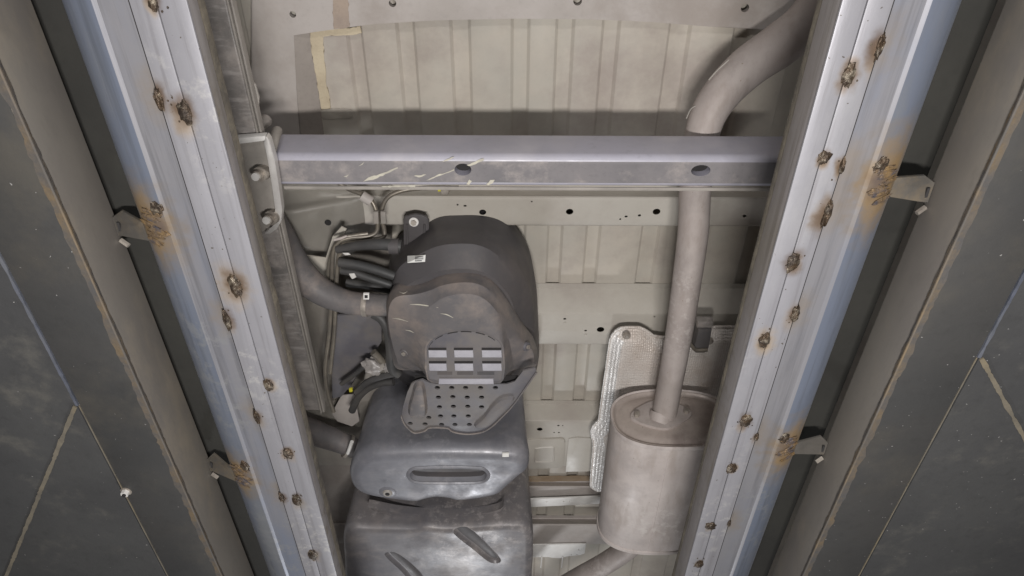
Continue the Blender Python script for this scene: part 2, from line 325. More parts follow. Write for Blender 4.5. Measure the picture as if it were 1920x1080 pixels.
def bow(side, u, v):
    """photo pixel near a rail -> the same spot along the straight rail (the photo's lens bows the lines)"""
    d = ray(u, v); k = d.x/d.z
    return k
def ragged(name, p0, p1, w, z, t, m, parent, n=90, seed=0, lo=.15):
    p0, p1 = Vector((p0[0], p0[1], z)), Vector((p1[0], p1[1], z)); d = (p1-p0).normalized(); q = Vector((d.y, -d.x, 0)); A, B = [], []
    for i in range(n+1):
        c = p0.lerp(p1, i/n); k = max(lo, (.62+.45*noise.noise((i*.21+seed*9, seed, 0)))+.22*noise.noise((i*.9+seed, seed, 4)))
        o_ = q*w*.10*noise.noise((i*.13, seed, 8)); A.append(c+q*w*.5*k+o_); B.append(c-q*w*.5*k+o_)
    return prism(name, A+B[::-1], (0, 0, t), m, parent, 0)
def make_rail(Q, label_r, label_b, label_d):
    s = Q['s']
    # true straight position for a weld: keep its distance along the rail (from its row) and its place across it (relative to the white edge)
    def on_rail(u, v, k, z):
        y = P(u, v, z=z).y; return Vector((k*z, y, z))
    wl = []
    for (u, v, w, h, e) in Q['welds']:
        k = Q['k4'] if e else Q['k3']+(.004*s if u % 2 else -.006*s)
        wl.append((on_rail(u, v, k, ZR), w, h, e))
    kb5 = Q['k5']+.012*s
    bl = [(on_rail(u, v, kb5, ZR+.01), r) for u, v, r in Q['burns']]
    sp = []
    for p, w, h, e in wl:
        q = p.dot(cF)/FPX*1.05
        rs = random.uniform(.45, 1.0); sp.append((p+Vector((random.uniform(-.004, .004), random.uniform(-.002, .014), 0)), h*q*.2, h*q*rs, random.choice([rgb(160, 138, 108), rgb(150, 136, 118), rgb(172, 150, 118)]), random.uniform(.25, .65))); sp.append((p+Vector((0, random.uniform(-.003, .003), 0)), h*q*.12, h*q*random.uniform(.5, .72), BURN, .85))
    gal = mat('galvanised_flange', rgb(155, 154, 159), rgb(146, 145, 150), rgb(165, 164, 167), scale=5, dscale=9, dth=.6, rough=.42, rvar=.08, metal=.25, bump=.05, fine=.035, stretch=(1, .35, 1), spots=sp, speck=rgb(96, 90, 84), spth=.72, streak=((120, 3, 60), rgb(120, 117, 120), .55, rgb(184, 182, 180)))
    sp2 = []
    for p, r in bl:
        sp2 += [(p+Vector((.012*s, 0, .004)), r*.3, r*1.05, rgb(134, 118, 96), .7), (p+Vector((.012*s, 0, .004)), r*.1, r*.7, rgb(150, 122, 80), .8), (p+Vector((0, -.004, 0)), r*.05, r*.32, rgb(100, 90, 88), .8)]
    for p, w, h, e in wl:
        if e: sp2.append((p, .006, .03, rgb(140, 128, 114), .6))
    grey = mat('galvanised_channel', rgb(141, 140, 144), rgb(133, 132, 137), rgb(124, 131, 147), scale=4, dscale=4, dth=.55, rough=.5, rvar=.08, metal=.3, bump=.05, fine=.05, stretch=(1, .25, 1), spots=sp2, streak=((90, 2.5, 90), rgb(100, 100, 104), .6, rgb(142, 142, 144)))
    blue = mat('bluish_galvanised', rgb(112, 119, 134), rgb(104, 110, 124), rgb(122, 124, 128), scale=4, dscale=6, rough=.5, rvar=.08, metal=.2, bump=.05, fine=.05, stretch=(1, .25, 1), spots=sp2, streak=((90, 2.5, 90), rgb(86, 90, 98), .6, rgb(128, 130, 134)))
    web = mat('galvanised_web', rgb(152, 148, 148), rgb(144, 139, 139), rgb(136, 130, 124), scale=8, dscale=14, rough=.5, metal=.15, bump=.08, fine=.08, stretch=(1, .4, 1), streak=((60, 3, 90), rgb(110, 104, 98), .7, rgb(120, 112, 100)))
    x2, x3, x4, x5 = Q['k2']*ZR, Q['k3']*ZR, Q['k4']*ZR, Q['k5']*(ZR+.006)
    T = thing('slot_rail', label_r, 'rail', (x3, 0, ZR), 'galvanised rails along the pit slot')
    g = .0004*s
    def strip(nm, xa, xb, z, t, m, bev=.001):
        return prism(nm, [(xa, Y0, z), (xb, Y0, z), (xb, Y1, z), (xa, Y1, z)], (0, 0, t), m, T, bev)
    lab(strip('flange', x2, x3-g, ZR, .003, gal), 'pale inner flange strip'); lab(strip('flange', x3+g, x4, ZR-.0006, .0036, gal), 'pale outer flange strip with weld spots on its edge')
    strip('crevice_shade', x4+.0002*s, x4+.0026*s, ZR+.0032, .001, M['dark'], 0)  # dark strip standing in for the shadow line at the flange edge
    zt = x2/Q['k1']; zt2 = (x2)/Q['k0']
    prism('web', [(x2+.0006*s, Y0, ZR+.0012), (x2+.0006*s, Y1, ZR+.0012), (x2+.0006*s, Y1, zt), (x2+.0006*s, Y0, zt)], (.003*s, 0, 0), web, T, .001)
    prism('edge_strip', [(x2+.0012*s, Y0, zt+.0002), (x2+.0012*s, Y1, zt+.0002), (x2+.0012*s, Y1, zt2), (x2+.0012*s, Y0, zt2)], (.004*s, 0, 0), M['olive'], T, .001)
    # outer channel: flat face, bent ridge, rounded shoulder that turns up and away
    zc = ZR+.0045
    prof = [(x4-.016*s, zc), (x5-.004*s, zc), (x5-.0015*s, zc-.0012), (x5+.0005*s, zc-.0018), (x5+.003*s, zc-.0008), (x5+.006*s, zc+.001), (x5+.018*s, zc+.005), (x5+.030*s, zc+.012),
            (x5, zc)]
    th = .003 if s > 0 else -.003
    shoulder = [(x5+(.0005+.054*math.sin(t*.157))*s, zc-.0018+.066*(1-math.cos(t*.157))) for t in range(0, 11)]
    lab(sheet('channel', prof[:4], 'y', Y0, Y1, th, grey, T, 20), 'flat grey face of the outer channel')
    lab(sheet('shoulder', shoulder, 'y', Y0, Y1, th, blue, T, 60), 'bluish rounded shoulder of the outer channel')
    # closing web of the channel, behind
    sheet('back_web', [(x4-.016*s, zc+.004), (x4-.014*s, zc+.09), (x5+.050*s, zc+.063)], 'y', Y0, Y1, th, web, T)
    for i, (p, w, h, e) in enumerate(wl):
        q = p.dot(cF)/FPX*.95
        blob('weld_bead', p+Vector((0, 0, -.0005)), (0, 0, -1), h*q*.52*p.length/p.z*.85, w*q*.48, .0030 if not e else .0045, M['weld'], T, (0, 1, 0), .45, i+(50 if s > 0 else 0))
        for j in range(3):
            a = random.uniform(0, 6.28); d = random.uniform(.006, .02)
            c = p+Vector((math.cos(a)*d*.7, math.sin(a)*d, -.0003))
            if (c.x-x4)*s < -.002 and (c.x-x2)*s > .002: blob('weld_spatter', c, (0, 0, -1), .0012, .001, .0012, M['weld'], T, seed=j+i)
    for i, (p, r) in enumerate(bl):
        for j in range(6):
            ph = .25+.11*(j % 3); a_ = x5+(.0005+.054*math.sin(ph))*s; z_ = zc-.0018+.066*(1-math.cos(ph))
            nn_ = Vector((math.sin(ph)*s, 0, -math.cos(ph)))
            c = Vector((a_, p.y+(j-2.5)*.0085+random.uniform(-.002, .002), z_))
            blob('burnt_weld', c, nn_, .0034+.0012*(j % 2), .011+.003*random.random(), .0016, M['weldburn'], T, (.15*s, 1, 0), .55, 9*i+j+(30 if s > 0 else 0))
        blob('weld_bead', Vector((x5+.006*s, p.y-.028, zc-.001)), (0, 0, -1), .010, .007, .003, M['weld'], T, (0, 1, 0), .5, 77+i)
    # brown beam outside of it
    xb = Q['kb']; XB = .495*s if abs(x5)+.055 < .49 else (abs(x5)+.06)*s
    ztop, zbot = XB/Q['kb'], XB/Q['kr']; x9 = Q['k9']*zbot
    B = thing('deck_beam', label_b, 'beam', (XB, 0, zbot), 'steel beams beside the slot rails')
    prism('side_plate', [(XB, Y0, zbot), (XB, Y1, zbot), (XB, Y1, ztop), (XB, Y0, ztop)], (.006*s, 0, 0), M['brown'], B, .001)
    bm = bmesh.new(); n = 620; rows = []
    for i in range(n+1):                                       # ragged rusty lower edge
        y = Y0+(Y1-Y0)*i/n; j = .0020*noise.noise((y*14, s, 0))+.0018*noise.noise((y*45, s, 3))+.0012*noise.noise((y*150, s, 5))
        rows.append([bm.verts.new((XB-.0010*s, y, zbot+.0045+j)), bm.verts.new((XB-.0016*s, y, zbot-.0012)), bm.verts.new((XB+(.008+1.8*j)*s, y, zbot-.0010)), bm.verts.new((XB+.006*s, y, zbot+.004))])
    for a, b in zip(rows, rows[1:]):
        for k in range(4): bm.faces.new((a[k], a[(k+1) % 4], b[(k+1) % 4], b[k]))
    lab(bm_obj('rusty_edge', bm, M['edge'], B), 'ragged rust line along the lower edge')
    prism('corner_line', [(XB-.0018*s, Y0, zbot-.0014), (XB-.0018*s, Y1, zbot-.0014), (XB-.0002*s, Y1, zbot-.0022), (XB-.0002*s, Y0, zbot-.0022)], (0, 0, .002), M['edgeline'], B, 0)
    prism('bottom_plate', [(XB+.0065*s, Y0, zbot), (XB+.0065*s, Y1, zbot), (x9, Y1, zbot), (x9, Y0, zbot)], (0, 0, .006), M['deck'], B, .001)
    prism('gap_lid', [(x5+.048*s, Y0, zc+.085), (x5+.048*s, Y1, zc+.085), (XB+.02*s, Y1, zc+.085), (XB+.02*s, Y0, zc+.085)], (0, 0, .005), M['gap'], B)  # dark lid added above the gap so that it looks shadowed
    # dark deck plates further out with their seams
    D = thing('deck_plate', label_d, 'plate', (x9, 0, zbot), 'dark deck plates outside the beams')
    xo = 1.5*s; zd = zbot+.002; bs = .0055*s
    if s < 0: sa, sb = P(127, 758, z=zd), P(10, 1085, z=zd)
    else: sa, sb = P(1850, 668, z=zd), P(1925, 830, z=zd)
    sa = Vector((x9+bs, sa.y, zd)); dd = (sb-sa).normalized(); tt = (xo-sa.x)/dd.x; so = sa+dd*tt; w = dd.cross(Vector((0, 0, 1)))*.001
    if s < 0: w = -w
    prism('panel', [(x9+bs, Y0, zd), tuple(sa+w*-1 if False else sa), tuple(so), (xo, Y0, zd)], (0, 0, .005), M['wallp'], D, .0008)
    prism('panel', [(x9+bs, Y1, zd-.001), (xo, Y1, zd-.001), (so.x, so.y+.0015, zd-.001), (sa.x, sa.y+.0015, zd-.001)], (0, 0, .005), M['wallp'], D, .0008)
    # lighter edge of the plates: bluish glint put into the colour up to the seam, thin scraped line further on
    ye = sa.y
    ragged('plate_edge', (x9+.003*s, Y0), (x9+.003*s, ye), .006, zd-.003, .004, M['edgeglint'], D, 260, 2+s)
    ragged('plate_edge', (x9+.0014*s, ye+.001), (x9+.0014*s, Y1), .0026, zd-.002, .002, M['tape'], D, 300, 5+s, .05)
    e0 = sa+dd*.004; e1 = sa+dd*.62
    ragged('seam_strip', e0, e1, .009, zd-.0024, .002, M['tape'], D, 120, 8+s)
    # brackets tying channel and beam together
    for i, (u, v) in enumerate(Q['brackets']):
        y = P(u, v, z=zc).y; H = thing('bracket', BR[(s, i)], 'bracket', (XB, y, ztop), 'small brackets between rail and beam')
        xi = x5+.040*s; z0 = zc+.012
        A_ = [Vector((XB-.001*s, y-.010, ztop-.008)), Vector((XB-.001*s, y+.016, ztop-.010)), Vector((XB-.008*s, y+.018, ztop-.004)), Vector((xi, y+.002, z0+.010)), Vector((xi, y-.022, z0+.012)), Vector((XB-.010*s, y-.014, ztop+.002))]
        prism('plate', A_, (0, 0, .003), M['brack'], H, .0008)
        prism('slot', [Vector((XB-.004*s, y-.003, ztop-.0085)), Vector((XB-.004*s, y+.009, ztop-.0095)), Vector((XB-.0066*s, y+.010, ztop-.0085)), Vector((XB-.0066*s, y-.002, ztop-.0075))], (0, 0, .003), M['dark'], H)
        bo = bmesh.new(); cyl_bm(bo, (XB-.002*s, y+.022, ztop-.010), (-.55*s, .35, -.2), .0034, .012, 6); bm_obj('bolt', bo, M['bolt'], H)
    return XB, zbot, x9, zd
BR = {(-1, 0): 'small slotted bracket with bolt, welded at the large burn beside the chassis bracket', (-1, 1): 'small slotted bracket with bolt, beside the rail passing the fuel tank',
      (1, 0): 'bracket with brass bolt at the big rusty burn, level with the cross beam', (1, 1): 'bracket with brass bolt at the rusty burn beside the muffler'}
rl = make_rail(LEFT, 'pale galvanised rail with rusty weld spots, beside the chassis rail and fuel tank',
               'brown steel beam with rusty edge, behind the rail next to the fuel tank', 'dark speckled deck plate with a diagonal seam and a round nut, fuel tank side')
rr = make_rail(RIGHT, 'pale galvanised rail with rusty weld spots, passing under the muffler',
               'brown steel beam with flaking rusty edge, behind the rail that passes the muffler', 'dark scratched deck plate with diagonal seam, on the muffler side')
# round nut on the dark plate
c = P(237, 920, z=rl[3]-.001); nt_ = thing('hex_nut', 'bright round nut with washer on the dark deck plate', 'nut', c)
cyl('washer', c, (0, 0, -1), .0085, .002, M['bolt'], nt_, bev=.0005); cyl('nut', c+Vector((0, 0, -.002)), (0, 0, -1), .0058, .006, M['bright'], nt_, 6); cyl('stud', c+Vector((0, 0, -.008)), (0, 0, -1), .003, .002, M['dark'], nt_, 12)
# straps across the beams near the top of the picture
for s, (XB, zb, x9, zd), lb in ((-1, rl, 'pale strap plate across the brown beam on the fuel tank side'), (1, rr, 'pale strap plate across the brown beam on the muffler side')):
    y = P(20 if s < 0 else 1870, 2, z=zb-.006).y
    o = prism('strap_plate', [(XB-.02*s, y-.05, zb-.004), (XB-.02*s, y-.006, zb-.004), (XB+.02*s, y+.004, zb-.004), (x9+.05*s, y+.006, zb-.004), (x9+.05*s, y-.05, zb-.004)], (0, 0, -.006), M['framelip'], None, .002)
    o['label'] = lb; o['category'] = 'plate'

# ================================================================== the vehicle
V = thing('van_underbody', 'underside of a van with exhaust, fuel tank, cross beam and ribbed beige floor', 'van', (0, 1.0, 1.25))
ZF, ZS = 1.25, 1.20
# ---- ribbed floor
ribs = [(560, 582), (662, 688), (753, 783), (850, 883), (960, 990), (1040, 1070), (1123, 1152), (1243, 1280), (1360, 1388)]
xs = [(P(a, 150, z=ZF).x, P(b, 150, z=ZF).x) for a, b in ribs]
step = xs[4][0]-xs[3][0]
prof = [(-1.0, ZF)]
ext = [(xs[0][0]-step*(k+1), xs[0][0]-step*(k+1)+.03) for k in range(3)][::-1]+xs[1:]+[(xs[-1][0]+step*(k+1), xs[-1][0]+step*(k+1)+.03) for k in range(3)]
for a, b in ext: prof += [(a-.0035, ZF), (a-.002, ZF+.0005), (a+.002, ZF+.0085), (a+.0035, ZF+.009), (b-.0035, ZF+.009), (b-.002, ZF+.0085), (b+.002, ZF+.0005), (b+.0035, ZF)]
prof.append((1.0, ZF))
lab(sheet('floor_pan', prof, 'y', -.5, 3.2, .0015, M['body'], V, 60), 'beige ribbed floor panel')
# ---- front panel with rounded corner (top of the picture)
pz = 1.232
fp = [(470, -260), (470, 290), (566, 290), (546, 62), (590, 60), (700, 45), (820, 38), (960, 35), (1100, 36), (1220, 41), (1330, 50), (1440, 57), (1462, 54), (1478, 44), (1487, 28), (1490, 5), (1491, -260)]
o = plate('front_panel', fp, pz, .012, M['bodydirt'], V, .004, seg=3); lab(o, 'flat dusty panel ahead of the ribs, with round holes')
cut(o, [(P(u, v, z=pz), (0, 0, 1), r, 1) for u, v, r in ((549, 27, .0055), (736, 6, .0062), (1083, 2, .0072), (1397, 15, .0068))])
o.data.shade_flat()
# slanted step beside the side flat
a, b, c_, d = P(547, 64, z=pz+.001), P(583, 60, z=ZF-.002), P(611, 285, z=ZF-.002), P(567, 288, z=pz+.001)
prism('step', [a, b, c_, d], (0, 0, .002), mat('shaded_paint', rgb(152, 144, 137), rgb(142, 134, 127), scale=8, rough=.7, bump=.08), V)  # darker taupe carries the shading of this band
# sealant bead: L of cream sealer
def jag(px, amp=1.6, n=7):
    out = []
    for i in range(len(px)):
        a, b = px[i], px[(i+1) % len(px)]; L_ = math.hypot(b[0]-a[0], b[1]-a[1]); k = max(1, int(L_/n))
        for j in range(k): out.append((a[0]+(b[0]-a[0])*j/k+random.uniform(-amp, amp), a[1]+(b[1]-a[1])*j/k+random.uniform(-amp, amp)))
    return out
lab(plate('sealant_bead', jag([(581, 62), (588, 56), (640, 53), (676, 50), (677, 62), (650, 66), (606, 68), (607, 105), (612, 160), (621, 203), (602, 206), (594, 150), (585, 100)]), ZF-.004, .003, M['sealant'], V, .0015), 'cream sealer bead in an L shape')
plate('patch', jag([(600, 207), (640, 203), (658, 206), (662, 222), (604, 224)], 1), ZF-.0014, .001, M['body'], V, .0005)
plate('sealer_smear', jag([(622, -40), (650, -40), (656, 52), (625, 54)], 1.5), pz-.0012, .001, mat('thin_smear', rgb(166, 150, 136), rgb(150, 136, 126), scale=15, rough=.7), V, .0004)
# ---- hat-section cross sills
def sill(vt, vn, vf, label, zb=ZS, m='sill', slope=.012, x0=-.75, x1=.75, holes=()):
    yn, yf = P(960, vn, z=zb).y, P(960, vf, z=zb).y
    yt = P(960, vt, z=ZF-.003).y if vt else yn-slope
    pr = [(yt-.012, ZF-.002), (yt, ZF-.002), (yt+.001, ZF-.004), (yn-.003, zb+.003), (yn-.001, zb+.0006), (yn+.002, zb), (yf-.002, zb), (yf, zb+.001), (yf+.003, zb+.004), (yf+.012, ZF-.003), (yf+.024, ZF-.002)]
    o = sheet('cross_sill', pr, 'x', x0, x1, .0014, M[m], V, 50); lab(o, label)
    if holes: cut(o, [(P(u, v, z=zb), (0, 0, 1), r, el) for u, v, r, el in holes])
    return o
sill(352, 372, 422, 'beige cross sill behind the cross beam, with round holes', holes=[(905, 398, .0062, 1.1), (1068, 397, .0066, 1.1), (1231, 397, .0068, 1.1), (858, 384, .002, 1), (872, 386, .002, 1.6), (1163, 411, .002, 1), (1174, 406, .0022, 1.4), (1199, 404, .0026, 1.2), (1396, 405, .003, 1.3), (997, 378, .0016, 1)])
sill(540, 588, 645, 'beige cross sill between the duct and the pipe', holes=[(1126, 618, .0075, 1.1), (1059, 598, .0026, 1.3), (1098, 620, .0024, 1.3), (1227, 594, .002, 1)])
sill(758, 790, 874, 'beige cross sill beside the tank with a square pressed plate', holes=[(1012, 805, .0062, 1.15), (1047, 798, .0025, 1.2), (1055, 798, .0018, 1), (1039, 811, .002, 1), (1048, 811, .0022, 1.2)])
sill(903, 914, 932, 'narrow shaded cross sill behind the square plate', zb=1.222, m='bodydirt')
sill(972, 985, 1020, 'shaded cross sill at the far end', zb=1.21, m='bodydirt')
plate('rust_strip', jag([(985, 894), (1128, 892), (1128, 901), (985, 904)], .6), 1.246, .002, mat('rust_stain', rgb(150, 130, 108), rgb(160, 144, 124), scale=20, rough=.8), V, .0005)
# weld nuts and little rings on the sill
for u, v in ((1059, 606), (1098, 628), (826, 411)):
    c = P(u, v, z=ZS-.0002); cyl('stud', c, (0, 0, -1), .0028, .0012, M['sill'], V, 12)
# small plate with rounded square pressing
zq = ZS-.004
q = smooth2([(985, 826), (1056, 824), (1060, 829), (1057, 872), (1052, 877), (985, 878)], 3)
o = plate('pressed_plate', [(985, 826), (1052, 823), (1058, 825), (1060, 831), (1057, 870), (1054, 876), (1046, 878), (985, 880)], zq, .0035, M['sill'], V, .0012); lab(o, 'small beige plate with a rounded square pressing')
sq = [P(u, v, z=zq) for u, v in smooth2([(1006, 840), (1036, 838), (1040, 842), (1039, 862), (1035, 866), (1006, 867), (1002, 863), (1003, 844)], 4)]
loft('pressing', [shrink(sq, -.001), [p+Vector((0, 0, -.0018)) for p in shrink(sq, .001)], [p+Vector((0, 0, -.0018)) for p in shrink(sq, .003)], [p+Vector((0, 0, -.0004)) for p in shrink(sq, .004)]], M['sill'], V, 60, sharp=15)
plate('step_plate', [(1066, 823), (1084, 820), (1100, 822), (1130, 821), (1130, 880), (1100, 884), (1060, 885)], ZS-.002, .0015, M['sill'], V, .001)
# bright bare brackets
for px, lb, hs in (([(994, 936), (1126, 931), (1126, 945), (996, 951)], 'bright bare metal strip with small holes', [(1025, 941, .002), (1057, 940, .0024), (1067, 940, .0018)]),
                   ([(993, 1022), (1099, 1020), (1096, 1038), (1088, 1041), (1062, 1043), (1050, 1047), (1034, 1046), (1028, 1044), (993, 1045)], 'bright bare metal bracket with two pins', [(1085, 1031, .0024), (1082, 1040, .0018), (1071, 1040, .0018)])):
    zz = 1.205; o = plate('bare_bracket', px, zz, .004, M['bright'], V, .001); lab(o, lb); cut(o, [(P(u, v, z=zz), (0, 0, 1), r, 1.2) for u, v, r in hs])
for u in (1016, 1055):
    p = P(u, 1044, z=1.203); q = P(u-2, 1064, z=1.203); tube('pin', [p, (p+q)/2, q], .0016, M['bright'], V, 2, 8)
# ---- cross beam
zb = 1.0; yb0, yb1 = P(960, 293, z=zb).y, P(960, 352, z=zb).y; zt = P(960, 249, y=yb0).z
xa, xe = P(512, 320, z=zb).x, .62
bm = bmesh.new(); bmesh.ops.create_cube(bm, size=1)
for v in bm.verts: v.co = Vector(((xa+xe)/2+v.co.x*(xe-xa), (yb0+yb1)/2+v.co.y*(yb1-yb0), (zb+zt)/2+v.co.z*(zt-zb)))
bmesh.ops.bevel(bm, geom=[e for e in bm.edges if abs((e.verts[0].co-e.verts[1].co).x) > .2], offset=.012, segments=6, profile=.5, affect='EDGES')
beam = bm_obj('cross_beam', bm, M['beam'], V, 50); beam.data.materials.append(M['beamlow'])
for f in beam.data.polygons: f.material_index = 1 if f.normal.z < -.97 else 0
lab(beam, 'grey box section cross beam with scraped paint')
cut(beam, [(P(868, 318, z=zb), (0, 0, 1), .0105, 1.25), (P(1314, 320, z=zb), (0, 0, 1), .0098, 1.55)])
for (u, v) in ((868, 318), (1314, 320)):
    c = P(u, v, z=zb+.016); cyl('hole_back', c, (0, 0, 1), .016, .001, M['dark'], beam, 16)
prism('rear_flange', [(xa+.01, yb1+.0005, zb+.002), (xe, yb1+.0005, zb+.002), (xe, yb1+.006, zb+.002), (xa+.01, yb1+.006, zb+.002)], (0, 0, .003), M['framelip'], beam, .001)
def scrape(px): plate('paint_scrape', jag(px, .9, 5), zb-.0004, .0003, M['scrape'], beam, 0)
for px in ([(681, 341), (690, 333), (712, 327), (745, 314), (746, 316), (722, 327), (704, 336)], [(800, 338), (815, 330), (840, 322), (853, 316), (852, 320), (832, 327), (812, 335)], [(876, 309), (890, 303), (906, 297), (907, 300), (893, 307), (880, 312)],
           [(671, 312), (683, 304), (680, 309)], [(828, 304), (852, 293), (846, 299)], [(874, 345), (880, 337), (885, 340), (880, 347)], [(912, 346), (920, 338), (928, 337), (924, 344), (916, 348)], [(716, 349), (778, 348), (778, 350.5), (716, 351)], [(645, 331), (654, 327), (650, 332)], [(775, 330), (800, 327), (786, 333)]):
    scrape(px)
# ---- chassis rails
zc = .985
kf_in = K([(447, 0), (480, 233), (523, 440), (600, 720)]); kf_o = K([(400, 0), (462, 360), (550, 720)])-.06
xi, xo = kf_in*zc, kf_o*zc
ye = P(600, 770, z=zc).y
cr_ = prism('chassis_rail', [(xi-.007, -.3, zc), (xi-.007, ye, zc), (xo, ye, zc), (xo, -.3, zc)], (0, 0, .03), M['frame'], V, .004, seg=3); lab(cr_, 'scuffed dark chassis rail ending beside the fuel tank')
prism('rail_lip', [(xi-.0066, -.3, zc-.003), (xi-.0066, ye+.006, zc-.003), (xi-.0036, ye+.006, zc-.003), (xi-.0036, -.3, zc-.003)], (0, 0, .012), M['framelip'], cr_, .0008)
prism('rail_lip', [(xi-.0022, -.3, zc-.001), (xi-.0022, ye+.004, zc-.001), (xi+.001, ye+.004, zc-.001), (xi+.001, -.3, zc-.001)], (0, 0, .014), M['framelip'], cr_, .0008)
prism('chassis_rail', [(.50, -.3, zc), (.50, 3, zc), (.57, 3, zc), (.57, -.3, zc)], (0, 0, .1), M['frame'], V, .004)
# tab on the chassis rail
a = P(466, 152, z=zc+.01); prism('tab', [P(465, 150, z=zc+.012), P(479, 158, z=zc+.012), P(486, 182, z=zc+.012), P(485, 208, z=zc+.012), P(480, 224, z=zc+.012), P(470, 226, z=zc+.012)], (0, 0, .003), M['framelip'], V, .001)
# ---- hanger bracket at the beam's end: bright fold, side plate with rounded foot, two bolts
hb = plate('end_bracket', [(440, 262), (496, 258), (500, 270), (512, 340), (517, 400), (512, 424), (498, 434), (474, 436), (440, 400)], .977, .005, M['framelip'], V, .001); lab(hb, 'rounded bolted bracket joining cross beam and chassis rail')
plate('folded_edge', [(441, 259), (497, 255), (499, 264), (443, 271)], .968, .012, M['bright'], hb, .0015)
sidep = [(499, 256), (505, 264), (515, 300), (523, 350), (529, 395), (528, 414), (519, 430), (506, 439), (496, 440), (498, 434), (506, 431), (514, 424), (517, 408), (516, 392), (510, 350), (502, 300), (494, 268)]
plate('side_plate', sidep, .966, .014, M['shieldrim'], hb, .0015)
tube('gusset', [P(509, 280, z=zb+.0), P(514, 262, z=zb+.02), P(520, 245, z=zb+.05)], .008, M['framelip'], hb, 4)
tube('gusset', [P(478, 250, z=zb), P(487, 238, z=zb+.02), P(498, 226, z=zb+.05)], [.006, .006, .010], M['frame'], hb, 4)
for (u, v, L_) in ((482, 330, 16), (502, 412, 9)):
    c = P(u+14, v-8, z=.976); d = (P(u, v, z=.950)-c).normalized()
    h = tube('bolt', [c-d*.005, c+d*.018], .0115, M['bolt'], hb, 1, 18); tube('bolt_shank', [c+d*.017, c+d*.030], .0075, M['bolt'], hb, 1, 14); tube('bolt_tip', [c+d*.030, c+d*.034], .006, M['bright'], hb, 1, 14)
# ---- exhaust
def PP(l): return [P(u, v, z=z) for u, v, z in l]
pipe = tube('exhaust_pipe', PP([(1600, -80, 1.16), (1520, 35, 1.16), (1465, 82, 1.155), (1400, 128, 1.145), (1346, 185, 1.13), (1318, 245, 1.118), (1304, 345, 1.10), (1300, 430, 1.085), (1290, 510, 1.07), (1274, 620, 1.055), (1256, 720, 1.045), (1243, 792, 1.038)]),
     [.036, .036, .036, .034, .031, .029, .0275, .0275, .027, .026, .0255, .0255], M['pipe'], V, 8, 24); lab(pipe, 'pale dusty exhaust pipe bending towards the sill')
for pts in ([(1292, 222), (1300, 205), (1312, 197)], [(1340, 150), (1356, 132), (1378, 112)]):
    tube('wire_clip', [P(u-(5 if v > 160 else 11), v, z=1.12) for u, v in pts], .0012, M['framelip'], pipe, 4, 8)
ym = P(1240, 838, z=.95).y; yr = P(1200, 1040, z=.95).y
zl, zu = .95, P(1240, 731, y=ym).z; zc_ = (zl+zu)/2; hz = (zu-zl)/2
xl = P(1148, 790, y=ym).x; hx = .128; xc = xl+hx
def oval(y, sx=0, n=72, e=2.5):
    out = []
    for k in range(n):
        t = 2*math.pi*k/n; c, s_ = math.cos(t), math.sin(t)
        out.append(Vector((xc+(hx-sx)*math.copysign(abs(c)**(2/e), c), y, zc_+(hz-sx)*math.copysign(abs(s_)**(2/e), s_))))
    return out
muf = loft('muffler', [oval(ym+.004, .004), oval(ym, .001), oval(ym-.001, -.0015), oval(ym+.004, -.003), oval(ym+.009, -.002), oval(ym+.010, .0005), oval(ym+.012, 0), oval(yr-.014, 0), oval(yr-.012, .0005), oval(yr-.010, -.002), oval(yr-.003, -.003), oval(yr, -.001), oval(yr+.003, .006), oval(yr+.006, .02)], M['muff'], V, 120); lab(muf, 'oval muffler in dull dusty steel')
loft('end_cap', [oval(ym+.0015, .0008), oval(ym+.001, .004), oval(ym+.004, .007), oval(ym+.006, .010), oval(ym+.006, .014), oval(ym+.004, .017), oval(ym+.003, .030), oval(ym+.003, .05)], M['muffcap'], muf, 120)
# pipe neck and flange
nk = [P(1243, 780, z=1.035), P(1236, 800, z=1.034)]
ax = (nk[1]-nk[0]).normalized(); fc = P(1240, 776, z=1.036)
tube('neck', [fc, Vector((fc.x-.006, ym+.01, fc.z-.012))], [.0245, .0235], M['pipe'], muf, 1, 24)
fl_ = []
for k in range(40):
    t = 2*math.pi*k/40; r = .040+.026*abs(math.cos(t))**3
    fl_.append((math.cos(t)*r, math.sin(t)*.040))
e1 = Vector((1, 0, .10)).normalized(); e2 = ax.cross(e1).normalized()
prism('flange', [fc+e1*a_+e2*b_ for a_, b_ in fl_], ax*.008, M['pipe'], muf, .0015)
blob('seam', Vector((xc-.02, (ym+yr)/2, zl+.0004)), (0, 0, -1), (yr-ym)*.46, .0016, .0012, M['muff'], muf, (0, 1, 0), .1, 4)
for sgn in (-1, 1): cyl('flange_bolt', fc+e1*.053*sgn-ax*.008, ax, .0065, .008, M['bolt'], muf, 6)
tube('rear_pipe', [Vector((xc-.02, yr-.01, 1.02)), Vector((xc-.03, yr+.05, 1.02)), Vector((xc-.09, yr+.16, 1.03)), Vector((xc-.2, yr+.32, 1.05)), Vector((xc-.3, yr+.5, 1.06))], .027, M['pipe'], pipe, 8, 20)
